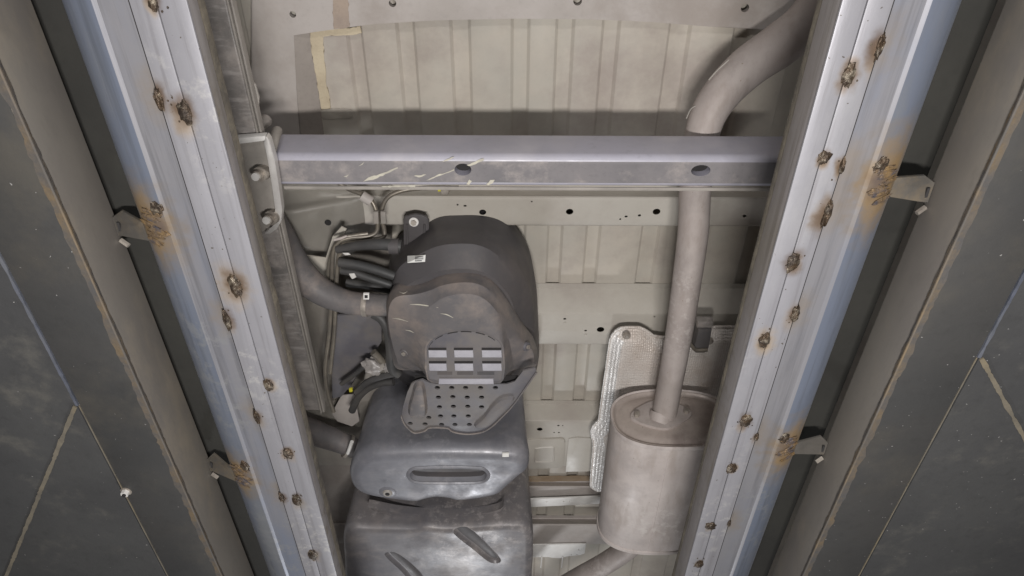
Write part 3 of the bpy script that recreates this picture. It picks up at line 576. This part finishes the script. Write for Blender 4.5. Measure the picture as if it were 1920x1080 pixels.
# rubber hanger
hc = P(1318, 640, z=1.113)
hg = prism('hanger', [hc+Vector(d) for d in ((-.014, -.03, 0), (.014, -.03, 0), (.016, .02, 0), (.010, .034, 0), (-.010, .034, 0), (-.016, .02, 0))], (0, 0, .03), M['rubber'], V, .004); lab(hg, 'grey rubber hanger block on the heat shield')
tube('hook', [hc+Vector((-.03, .0, .0)), hc+Vector((-.02, .012, -.004)), hc+Vector((-.012, .02, -.004)), hc+Vector((.012, .02, -.004))], .004, M['line'], hg, 4, 10)
prism('hanger_bracket', [hc+Vector(d) for d in ((-.016, -.045, .006), (.016, -.045, .006), (.016, -.031, .006), (-.016, -.031, .006))], (0, 0, .02), M['frame'], hg, .002)
# ---- heat shield: flange, sloping embossed side, ceiling
zh = 1.165
outl = [(1139, 662), (1142, 638), (1150, 622), (1166, 613), (1200, 613), (1214, 619), (1226, 629), (1244, 632), (1290, 628), (1320, 616), (1340, 612), (1400, 612), (1470, 612), (1470, 930), (1300, 928), (1140, 924), (1118, 921), (1107, 915), (1106, 905), (1112, 830), (1108, 818), (1107, 806), (1112, 796), (1121, 792), (1128, 740), (1134, 700)]
base = [P(u, v, z=zh) for u, v in outl]
base = resample(base, 150)
hs = loft('heat_shield', [[p+Vector((0, 0, .003)) for p in shrink(base, -.0005)], shrink(base, -.001), [p-Vector((0, 0, .002)) for p in shrink(base, .0006)], [p-Vector((0, 0, .002)) for p in shrink(base, .0036)], [p+Vector((0, 0, -.001)) for p in shrink(base, .006)],
     [p+Vector((0, 0, -.004)) for p in shrink(base, .009)], [p+Vector((0, 0, -.020)) for p in shrink(base, .024)], [p+Vector((0, 0, -.022)) for p in shrink(base, .029)]], M['shield'], V, 150, sharp=60); hs.data.materials.append(M['shieldlit'])
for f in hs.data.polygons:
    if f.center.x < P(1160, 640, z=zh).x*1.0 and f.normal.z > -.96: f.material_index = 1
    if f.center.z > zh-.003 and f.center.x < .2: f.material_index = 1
lab(hs, 'embossed aluminium heat shield above the muffler')
for u, v in ((1175, 630), (1330, 640), (1127, 806)):
    c = P(u, v, z=zh-(.002 if u < 1150 else .021)); cyl('washer', c+Vector((0, 0, .004)), (0, 0, -1), .0085, .006, M['bolt'], hs, 20, bev=.0008); cyl('screw', c+Vector((0, 0, -.002)), (0, 0, -1), .0045, .003, M['framelip'], hs, 6)
# ---- fuel tank (near vessel)
zt0, zt1 = 1.19, .97
def ring(px, z, n=4): return [P(u, v, z=z) for u, v in smooth2(px, n)]
t_bot = [(668, 862), (700, 850), (780, 846), (880, 846), (960, 850), (990, 862), (992, 885), (975, 900), (950, 922), (935, 934), (900, 942), (858, 946), (840, 942), (820, 940), (800, 943), (780, 948), (740, 944), (690, 936), (662, 922), (652, 900), (655, 880)]
rb = resample(ring(t_bot, zt1, 5), 160)
cx = sum((p for p in rb), Vector())/len(rb)
def carve(o, rings):
    b2 = loft('c', rings, None, None, 90, cap0=True, build=False); bmesh.ops.recalc_face_normals(b2, faces=b2.faces[:])
    me = bpy.data.meshes.new('cutter'); b2.to_mesh(me); b2.free(); c = bpy.data.objects.new('cutter', me); COL.objects.link(c)
    md = o.modifiers.new('b', 'BOOLEAN'); md.object = c; md.operation = 'DIFFERENCE'; md.solver = 'EXACT'
    dg = bpy.context.evaluated_depsgraph_get(); new = bpy.data.meshes.new_from_object(o.evaluated_get(dg)); o.modifiers.clear()
    old = o.data; o.data = new; bpy.data.meshes.remove(old); bpy.data.objects.remove(c); bpy.data.meshes.remove(me); o.data.set_sharp_from_angle(angle=R(50))
    zz = max(p.z for p in rings[-1])-.0015
    if len(o.data.materials) < 2: o.data.materials.append(M['black'])  # black floor stands in for the shadow inside the carved recess
    for f in o.data.polygons:
        if f.normal.z < -.9 and zz < f.center.z < zz+.004: f.material_index = 1
def lift(r, dz, d): return [p+Vector((0, 0, dz)) for p in shrink(r, d)]
tank = loft('fuel_tank', [lift(rb, .235, .016), lift(rb, .20, .012), lift(rb, .12, .008), lift(rb, .06, .004), lift(rb, .034, .001), lift(rb, .020, .0015), lift(rb, .010, .005), lift(rb, .004, .011), lift(rb, .001, .019), lift(rb, 0, .028)], M['tank'], V, 160, cap0=True, sharp=60); lab(tank, 'near fuel tank vessel, dark steel with a long pressed slot')
# pressed slot on tank bottom, with raised bright rim
sl = [P(u, v, z=zt1) for u, v in smooth2([(765, 890), (772, 880), (790, 877), (840, 876), (890, 877), (908, 880), (916, 890), (910, 901), (892, 905), (840, 906), (790, 905), (772, 901)], 4)]
loft('pressed_slot', [lift(sl, -.0003, -.004), lift(sl, -.003, -.0015), lift(sl, -.0035, .001), lift(sl, -.0005, .004)], M['tank'], tank, 100, cap1=False)
carve(tank, [lift(sl, -.01, -.001), lift(sl, .002, .002), lift(sl, .012, .006)])
c = P(727, 923, z=zt1); cyl('drain_boss', c, (0, 0, -1), .019, .002, M['tank'], tank, 28, .016); cyl('drain_plug', c+Vector((0, 0, -.002)), (0, 0, -1), .011, .003, M['framelip'], tank, 24, .009); cyl('plug_socket', c+Vector((0, 0, -.005)), (0, 0, -1), .005, .0006, M['dark'], tank, 16)
c = P(948, 849, z=zt1+.006); prism('clip', [c+Vector(d) for d in ((-.007, -.004, -.006), (.007, -.004, -.006), (.007, .004, -.008), (-.007, .004, -.008))], (0, 0, .004), M['bright'], tank, .0008)
# rim of the tank shield behind
rim = ring([(690, 950), (740, 960), (800, 966), (870, 966), (930, 958), (945, 948), (930, 964), (870, 974), (800, 973), (735, 967)], 1.0, 3)
prism('rear_rim', rim, (0, 0, .02), M['tank2'], tank, .001)
# ---- second vessel, further along
z2 = .965
t2 = [(646, 996), (700, 992), (770, 993), (800, 989), (830, 992), (880, 990), (940, 986), (994, 992), (1000, 1040), (998, 1080), (992, 1160), (960, 1200), (800, 1220), (690, 1200), (652, 1150), (644, 1060)]
r2 = resample(ring(t2, z2, 5), 170)
tk2 = loft('fuel_tank', [lift(r2, .24, .010), lift(r2, .14, .006), lift(r2, .05, .001), lift(r2, .018, .0005), lift(r2, .007, .003), lift(r2, .002, .009), lift(r2, 0, .02)], M['tank2'], V, 170, cap0=True, sharp=60); lab(tk2, 'far fuel tank vessel, dusty grey with slanted pressed grooves')
for px in ([(850, 996), (872, 990), (892, 1000), (915, 1022), (938, 1048), (932, 1056), (915, 1052), (888, 1030), (862, 1010)], [(722, 1038), (740, 1036), (765, 1052), (790, 1076), (800, 1100), (780, 1100), (752, 1070), (730, 1050)]):
    g = [P(u, v, z=z2) for u, v in smooth2(px, 4)]
    carve(tk2, [lift(g, -.01, -.002), lift(g, -.0, -.001), lift(g, .006, .003), lift(g, .009, .008)])
# ---- duct housing (upper) and its dusty lower cover
def full(px, z): return [P(u, v, z=z) for u, v in px]
hA = ring([(728, 520), (735, 478), (770, 458), (815, 428), (860, 423), (905, 424), (940, 434), (970, 458), (993, 494), (1005, 540), (1009, 600), (1009, 680), (985, 720), (900, 745), (790, 735), (735, 690), (724, 600)], 1.16, 5)
hB = ring([(732, 545), (740, 500), (775, 472), (815, 452), (858, 446), (898, 448), (932, 460), (962, 486), (985, 522), (998, 565), (1002, 620), (1000, 690), (975, 720), (900, 735), (795, 728), (742, 690), (730, 610)], 1.10, 5)
hC = ring([(735, 550), (746, 505), (780, 480), (820, 462), (858, 457), (894, 459), (924, 472), (950, 496), (972, 532), (984, 575), (988, 630), (985, 690), (960, 715), (900, 725), (800, 720), (748, 690), (735, 615)], 1.075, 5)
hD = ring([(742, 562), (760, 538), (792, 520), (825, 508), (858, 504), (890, 506), (918, 516), (940, 536), (958, 562), (968, 600), (970, 640), (966, 680), (945, 702), (895, 712), (810, 708), (760, 680), (744, 620)], 1.045, 5)
A, B_, C_, D_ = [resample(r, 140) for r in (hA, hB, hC, hD)]
mid = lambda a, b, t: [p.lerp(q, t) for p, q in zip(a, b)]
hous = loft('duct_housing', [lift(A, .07, .004), lift(A, .02, 0), A, mid(A, B_, .5), mid(A, B_, .9), B_, mid(B_, C_, .4), C_, mid(C_, D_, .15), mid(C_, D_, .5), D_], M['black'], V, 140, sharp=28); lab(hous, 'black plastic housing with a mounting tab and white label')
# tab with bolt
tb = plate('mounting_tab', [(757, 470), (756, 412), (760, 407), (768, 404), (779, 402), (792, 404), (800, 408), (804, 413), (806, 470), (800, 476), (762, 476)], 1.168, .005, M['black'], hous, .002)
for u in (763, 796): tube('tab_rib', [P(u, 420, z=1.167), P(u+1, 468, z=1.167)], .0022, M['black'], tb, 1, 8)
c = P(776, 416, z=1.167); cyl('washer', c, (0, -.2, -1), .0092, .002, M['bright'], tb, 24, bev=.0005); cyl('bolt', c+Vector((0, 0, -.002)), (0, -.2, -1), .0058, .005, M['bolt'], tb, 6)
for k in range(6): cyl('tab_tooth', P(762+k*7.2, 405+abs(k-2.5)*.9, z=1.169), (0, 0, 1), .0028, .005, M['black'], tb, 8)
# the white label: fold its four corners on to the housing's sloped face
lq = [surf(hous, u, v, .010) for u, v in ((764, 480), (798, 478), (797, 491), (764, 493))]; n_h = (lq[1]-lq[0]).cross(lq[3]-lq[0]).normalized(); n_h = n_h if n_h.z < 0 else -n_h
lb_ = prism('label', lq, -n_h*.0004, M['white'], hous)
for i, (ua, ub, v) in enumerate(((778, 794, 481.5), (778, 794, 485), (778, 791, 488.5))):
    prism('print_line', [surf(hous, u, w, .0108) for u, w in ((ua, v), (ub, v-.4), (ub, v+1.0), (ua, v+1.5))], -n_h*.0001, M['ink'], lb_)
# lower cover
ca = resample(ring([(724, 590), (726, 562), (740, 545), (775, 541), (800, 534), (825, 523), (858, 518), (893, 519), (920, 530), (945, 556), (966, 590), (985, 625), (1004, 650), (1008, 670), (1006, 686), (984, 690), (972, 708), (955, 718), (900, 721), (840, 721), (805, 718), (792, 706), (782, 695), (745, 692), (735, 668), (728, 630)], 1.035, 4), 160)
cb = resample(ring([(728, 600), (731, 572), (745, 556), (778, 552), (805, 545), (830, 535), (860, 530), (890, 531), (914, 542), (935, 566), (955, 598), (975, 632), (996, 654), (1001, 670), (998, 683), (980, 688), (968, 706), (952, 716), (900, 719), (842, 719), (808, 716), (796, 704), (786, 692), (752, 688), (742, 666), (733, 634)], 1.012, 4), 160)
cc = resample(ring([(772, 640), (776, 610), (790, 590), (808, 574), (828, 560), (850, 553), (872, 551), (895, 554), (915, 566), (932, 585), (945, 610), (955, 640), (960, 665), (962, 685), (958, 700), (950, 712), (920, 716), (870, 717), (830, 716), (808, 714), (796, 700), (786, 690), (778, 682), (774, 672), (772, 662), (771, 652)], .992, 4), 160)
# louvred panel on the front of the cover
pA, pB = P(870, 640, z=.970), P(870, 716, z=.955)
e_ = (pB-pA).normalized(); nL = Vector((1, 0, 0)).cross(e_).normalized(); nL = nL if nL.z < 0 else -nL
def Lp(u, v, off=0): return Pp(u, v, pA+nL*off, nL)
arc = [(800+142*(.5-.5*math.cos(math.pi*k/14)), 655-34*math.sin(math.pi*k/14)) for k in range(15)]
cd = resample([Lp(u, v, -.001) for u, v in [(797, 662)]+[(797+148*(.5-.5*math.cos(math.pi*q/14)), 655-37*math.sin(math.pi*q/14)) for q in range(15)]+[(947, 690), (944, 712), (938, 719), (812, 719), (801, 712), (797, 690)]], 160)
cov = loft('duct_cover', [lift(ca, .03, .004), lift(ca, .008, 0), ca, mid(ca, cb, .6), cb, mid(cb, cc, .12), mid(cb, cc, .55), cc, mid(cc, cd, .2), mid(cc, cd, .7), cd], M['cover'], V, 160, sharp=24); lab(cov, 'dusty scratched plastic cover with a louvred grille')
pn = prism('grille_panel', [Lp(u, v) for u, v in arc+[(944, 690), (940, 712), (935, 718), (815, 718), (804, 712), (800, 690)]], -nL*.010, M['panel'], cov, .0012)
for a0, a1 in ((168, 150), (144, 127), (118, 101), (96, 79), (72, 56), (50, 33)):
    pts = [(871+68*math.cos(R(a0+(a1-a0)*k/4)), 657-36*math.sin(R(a0+(a1-a0)*k/4))) for k in range(5)]
    prism('arc_slot', [Lp(u, v, .0004) for u, v in pts]+[Lp(u, v+1.7, .0004) for u, v in pts[::-1]], -nL*.0003, M['dark'], pn)
for v0 in (652, 677):
    for i, (u0, u1) in enumerate(((803, 837), (851, 887), (903, 940))):
        d = 1 if v0 > 660 else 0
        prism('louver_slot', [Lp(u, v, .0004) for u, v in ((u0+d, v0), (u1, v0), (u1, v0+9), (u0+d, v0+9))], -nL*.0003, M['dark'], pn)
        a, b = Lp(u0+d, v0+5.5, .0035), Lp(u1, v0+5.5, .0035); c_, d_ = Lp(u1+1, v0+18.5, .001), Lp(u0+d+1, v0+18.5, .001)
        prism('louver', [a, b, c_, d_], -nL*.002, M['louver'], pn, .0008)
for u0, u1 in ((820, 848), (857, 887), (895, 927)):
    prism('lower_slot', [Lp(u, v, .0004) for u, v in ((u0, 697), (u1, 697), (u1, 703), (u0, 703))], -nL*.0003, M['black'], pn)
prism('latch_bar', [Lp(u, v, .002) for u, v in ((823, 711), (925, 711), (926, 721), (822, 721))], -nL*.004, M['louver'], pn, .0008)
for u, v in ((988, 650), (758, 662)):
    c0, c1, c2 = surf(cov, u, v, 0), surf(cov, u+6, v, 0), surf(cov, u, v+6, 0); n_ = (c1-c0).cross(c2-c0).normalized(); n_ = n_ if n_.z < 0 else -n_
    cyl('clip', c0-n_*.002, n_, .0095, .004, M['panel'], cov, 22, .008); cyl('clip_pin', c0+n_*.002, n_, .0042, .0025, M['bolt'], cov, 12)
for px in ([(768, 571), (784, 571), (800, 573), (822, 577)], [(736, 597), (748, 598), (765, 603)], [(760, 619), (768, 620), (776, 624)], [(826, 588), (838, 590), (850, 596)], [(748, 547), (757, 550), (764, 546)]):   # pale scuffs
    tube('scuff', [surf(cov, u, v, .0002) for u, v in px], [.0002]+[.0011]*(len(px)-2)+[.0003], M['scrape'], cov, 4, 6)
# perforated shield below the cover
zp = .952
pf = [(778, 716), (792, 712), (806, 719), (830, 722), (950, 721), (966, 716), (980, 696), (1004, 690), (1006, 698), (985, 728), (962, 760), (938, 785), (922, 800), (905, 810), (880, 814), (858, 812), (846, 808), (838, 803), (806, 802), (796, 808), (778, 812), (766, 804), (757, 793), (752, 780), (756, 762), (764, 735), (771, 720)]
o = plate('perforated_shield', pf, zp, .004, M['panel'], V, .0012); lab(o, 'grey plastic shield with rows of round holes')
hp = [(820, 727), (847, 727), (873, 727), (901, 727), (929, 727), (822, 745), (849, 744), (876, 745), (903, 745), (824, 763), (850, 762), (877, 762), (903, 763), (804, 783), (826, 780), (851, 780), (878, 780), (769, 794), (797, 795), (828, 796), (853, 796), (880, 796)]
cut(o, [(P(u, v, z=zp), (0, 0, 1), .0046, 1.1) for u, v in hp])
perf = o
plate('backing', [(778, 705), (990, 705), (965, 752), (905, 805), (770, 800), (760, 780)], zp+.014, .002, M['dark'], perf, 0)
w1 = [P(u, v, z=zp) for u, v in smooth2([(940, 745), (965, 744), (950, 765), (920, 795), (900, 800), (888, 796), (905, 780), (922, 758)], 4)]
loft('raised_gusset', [lift(w1, -.0002, 0), lift(w1, -.006, .003), lift(w1, -.007, .006)], M['panel'], perf, 70)
w2 = [P(u, v, z=zp) for u, v in smooth2([(778, 718), (794, 716), (800, 745), (801, 772), (792, 778), (768, 778), (766, 760), (772, 738)], 4)]
loft('raised_gusset', [lift(w2, -.0002, 0), lift(w2, -.009, .004), lift(w2, -.010, .007)], M['cover'], perf, 70)
rimp = [P(u, v, z=zp-.0015) for u, v in [(752, 780), (757, 793), (766, 804), (778, 812), (796, 808), (806, 802), (838, 803), (846, 808), (858, 812), (880, 814), (905, 810), (922, 800), (938, 785), (962, 760), (985, 728), (1006, 698)]]
tube('rolled_edge', rimp, .0018, M['cover'], perf, 4, 8)
# ---- hoses and lines at the left
hose = tube('filler_hose', PP([(486, 392, 1.12), (520, 450, 1.10), (555, 505, 1.085), (600, 545, 1.07), (650, 566, 1.06), (700, 571, 1.055), (745, 573, 1.05)]), [.036, .035, .031, .026, .0225, .021, .021], M['rubber'], V, 8, 22); lab(hose, 'thick grey rubber hose running into the duct')
for (u, v, w, h) in ((686, 571, 5.5, 15),):
    c = P(u, v, z=1.056)
    d = (P(700, 571, z=1.055)-P(672, 569, z=1.057)).normalized(); tube('hose_clamp', [c-d*.0045, c+d*.0045], .0230, M['bolt'], hose, 1, 24)
    prism('clamp_ear', [P(u-5, 551, z=1.03), P(u+6, 551, z=1.03), P(u+6, 562, z=1.03), P(u-5, 562, z=1.03)], (0, 0, .004), M['bright'], hose, .001); prism('clamp_ear', [P(u-2.5, 553.5, z=1.0295), P(u+3.5, 553.5, z=1.0295), P(u+3.5, 559, z=1.0295), P(u-2.5, 559, z=1.0295)], (0, 0, .0004), M['dark'], hose)
# body panels behind the hoses
def patch(name, u0, u1, v0, v1, zf, m, nu=40, nv=40, label=None):
    bm = bmesh.new(); g = [[bm.verts.new(P(u0+(u1-u0)*i/nu, v0+(v1-v0)*j/nv, z=zf(u0+(u1-u0)*i/nu, v0+(v1-v0)*j/nv))) for i in range(nu+1)] for j in range(nv+1)]
    for j in range(nv):
        for i in range(nu): bm.faces.new((g[j][i], g[j][i+1], g[j+1][i+1], g[j+1][i]))
    bmesh.ops.solidify(bm, geom=bm.faces[:], thickness=-.002)
    o = bm_obj(name, bm, m, V, 60)
    if label: lab(o, label)
    return o
sm = lambda t, a, b: max(0, min(1, (t-a)/(b-a)))**2*(3-2*max(0, min(1, (t-a)/(b-a))))
def wh(u, v):
    z = 1.205
    z -= .035*sm(620-u, -60, 90)*sm(v, 350, 400)                  # bulge towards the chassis rail
    z -= .012*sm(v+.18*(u-600), 372, 388)*sm(700-u, 0, 40)
    z += .03*sm(v-.12*(u-560), 462, 482)*sm(640-u, 0, 30)
    z += .004*math.sin(u*.05)*math.sin(v*.04)
    return z
patch('wheelhouse_panel', 505, 735, 345, 560, wh, M['sill'], 50, 50, 'dented dusty body panel above the hoses')
patch('side_panel', 560, 730, 555, 800, lambda u, v: 1.19-.02*sm(u, 640, 600)+.008*math.sin(v*.05)-.02*sm(v, 730, 760), M['sill'], 30, 40, 'shaded body panel between chassis rail and duct')
c = P(615, 417, z=wh(615, 417)-.0008); cyl('plug', c, (0, 0, -1), .0065, .001, M['dark'], V, 18)
plate('bracket_plate', [(566, 478), (612, 484), (622, 445), (640, 425), (650, 430), (636, 470), (633, 545), (612, 540), (585, 515)], 1.135, .003, M['body'], V, .0012)
# black ducts between the bundle and the housing
for pts, r in (([(632, 468, 1.11), (670, 461, 1.105), (715, 458, 1.10), (752, 462, 1.10)], [.008, .009, .011, .012]), ([(636, 492, 1.095), (670, 497, 1.09), (705, 506, 1.085), (740, 518, 1.08)], .009), ([(640, 507, 1.10), (665, 512, 1.095), (695, 522, 1.09), (735, 535, 1.085)], .0075), ([(650, 530, 1.12), (690, 535, 1.115), (735, 545, 1.11)], .008)):
    lab(tube('black_tube', PP(pts), r, M['blackhose'], V, 6, 16), 'black tube entering the plastic housing')
for u, v in ((742, 462),):
    c = P(u, v, z=1.10); tube('tube_collar', [c-Vector((.012, 0, 0)), c+Vector((.006, 0, 0))], .0145, M['black'], V, 1, 20)
plate('bare_tab', [(642, 475), (653, 475), (657, 478), (648, 479)], 1.09, .002, M['bright'], V, .0005)
plate('bare_tab', [(654, 514), (664, 513), (668, 520), (660, 524)], 1.085, .002, M['bright'], V, .0005)
# metal lines
def mline(pts, r=.0042, m='line', lb=None):
    o = tube('brake_line', PP(pts), r, M[m], V, 6, 10)
    if lb: lab(o, lb)
    return o
l1 = mline([(630, 340, 1.16), (655, 355, 1.155), (678, 364, 1.15), (696, 376, 1.145), (705, 394, 1.14), (708, 414, 1.135), (706, 434, 1.13), (690, 443, 1.125), (655, 446, 1.12), (634, 455, 1.115), (624, 478, 1.11), (622, 540, 1.10), (618, 620, 1.09), (610, 690, 1.085), (614, 735, 1.08), (626, 772, 1.08)], lb='metal line with a clip, running down beside the chassis rail')
l2 = mline([(860, 352, 1.16), (800, 352, 1.16), (757, 357, 1.155), (730, 368, 1.15), (718, 386, 1.145), (716, 410, 1.14), (721, 436, 1.135), (716, 446, 1.13), (690, 450, 1.125), (655, 455, 1.12), (640, 463, 1.11), (634, 490, 1.105), (630, 545, 1.095), (627, 620, 1.09), (619, 700, 1.08)], lb='metal line that bends in from behind the cross beam')
mline([(700, 450, 1.12), (670, 458, 1.115), (648, 465, 1.11), (636, 480, 1.105)], .0036); mline([(690, 438, 1.128), (660, 442, 1.122), (640, 447, 1.118), (626, 466, 1.115), (616, 500, 1.11), (614, 545, 1.105)], .0036)
c = P(687, 372, z=1.14); tube('line_union', [P(678, 366, z=1.142), P(696, 378, z=1.140)], .0095, M['bodydirt'], V, 1, 16)
for u in (704, 718):
    plate('line_clip', [(u-5, 398), (u+5, 398), (u+6, 420), (u-4, 420)], 1.128, .006, M['framelip'], V, .0015)
plate('foil_tape', [(624, 449), (640, 445), (648, 442), (652, 444), (640, 449), (626, 453)], 1.10, .002, M['muff'], V, .0008)
c = P(834, 356, z=1.17); cyl('grommet', c, (0, 0, -1), .010, .006, M['bolt'], V, 20, .007); plate('yellow_mark', [(821, 353), (826, 353), (826, 359), (821, 359)], 1.16, .002, M['yellow'], V, 0)
# lower clutter: grey shield plate, bent hose, fittings, yellow clip
lab(plate('grey_bracket', [(628, 592), (700, 590), (716, 612), (716, 640), (700, 668), (676, 690), (660, 722), (640, 745), (622, 748), (622, 690)], 1.12, .006, M['panel'], V, .003), 'grey bracket plate below the rubber hose')
lab(tube('bent_hose', PP([(700, 588, 1.08), (716, 598, 1.075), (727, 618, 1.07), (732, 650, 1.065), (735, 690, 1.06), (748, 702, 1.06)]), .010, M['blackhose'], V, 8, 16), 'black bent hose beside the duct cover')
for pts, r, mm in (([(742, 700, 1.06), (715, 706, 1.065), (690, 716, 1.07), (668, 735, 1.075)], .007, 'blackhose'), ([(700, 660, 1.08), (712, 672, 1.08), (724, 686, 1.078), (738, 692, 1.075)], .0075, 'line'), ([(724, 684, 1.075), (708, 692, 1.075), (694, 700, 1.08), (690, 712, 1.085)], .009, 'framelip'),
                   ([(660, 770, 1.09), (672, 745, 1.085), (690, 728, 1.08), (716, 718, 1.075), (738, 716, 1.07)], .008, 'blackhose'), ([(640, 720, 1.09), (668, 700, 1.085), (690, 680, 1.08)], .005, 'blackhose')):
    tube('vapour_hose', PP(pts), r, M[mm], V, 6, 12)
blob('fitting', P(700, 688, z=1.075), (0, -.4, -1), .022, .016, .010, M['frame'], V, (1, 1, 0), .5, 3); blob('fitting', P(728, 690, z=1.07), (0, -.4, -1), .012, .010, .008, M['frame'], V, (1, 1, 0), .5, 8)
plate('yellow_clip', [(654, 731), (660, 730), (661, 735), (655, 736)], 1.07, .006, M['yellow'], V, .001)
plate('beige_tab', [(640, 742), (664, 740), (674, 790), (660, 800), (632, 790), (622, 775)], 1.14, .003, M['bodydirt'], V, .001)
tube('tank_neck', PP([(560, 800, 1.10), (600, 815, 1.09), (640, 830, 1.08), (668, 842, 1.08)]), [.03, .028, .024, .022], M['rubber'], V, 8, 20)
tube('neck_clamp', [P(650, 836, z=1.078), P(655, 838, z=1.078)], .027, M['bolt'], V, 1, 24)
tube('clamp_screw', [P(660, 828, z=1.045), P(652, 850, z=1.045)], .004, M['bright'], V, 1, 10)
# dark under-floor guard that closes the view between tank and chassis rail
plate('inner_guard', [(560, 770), (700, 770), (700, 1100), (560, 1100)], 1.22, .002, M['bodydirt'], V, 0)
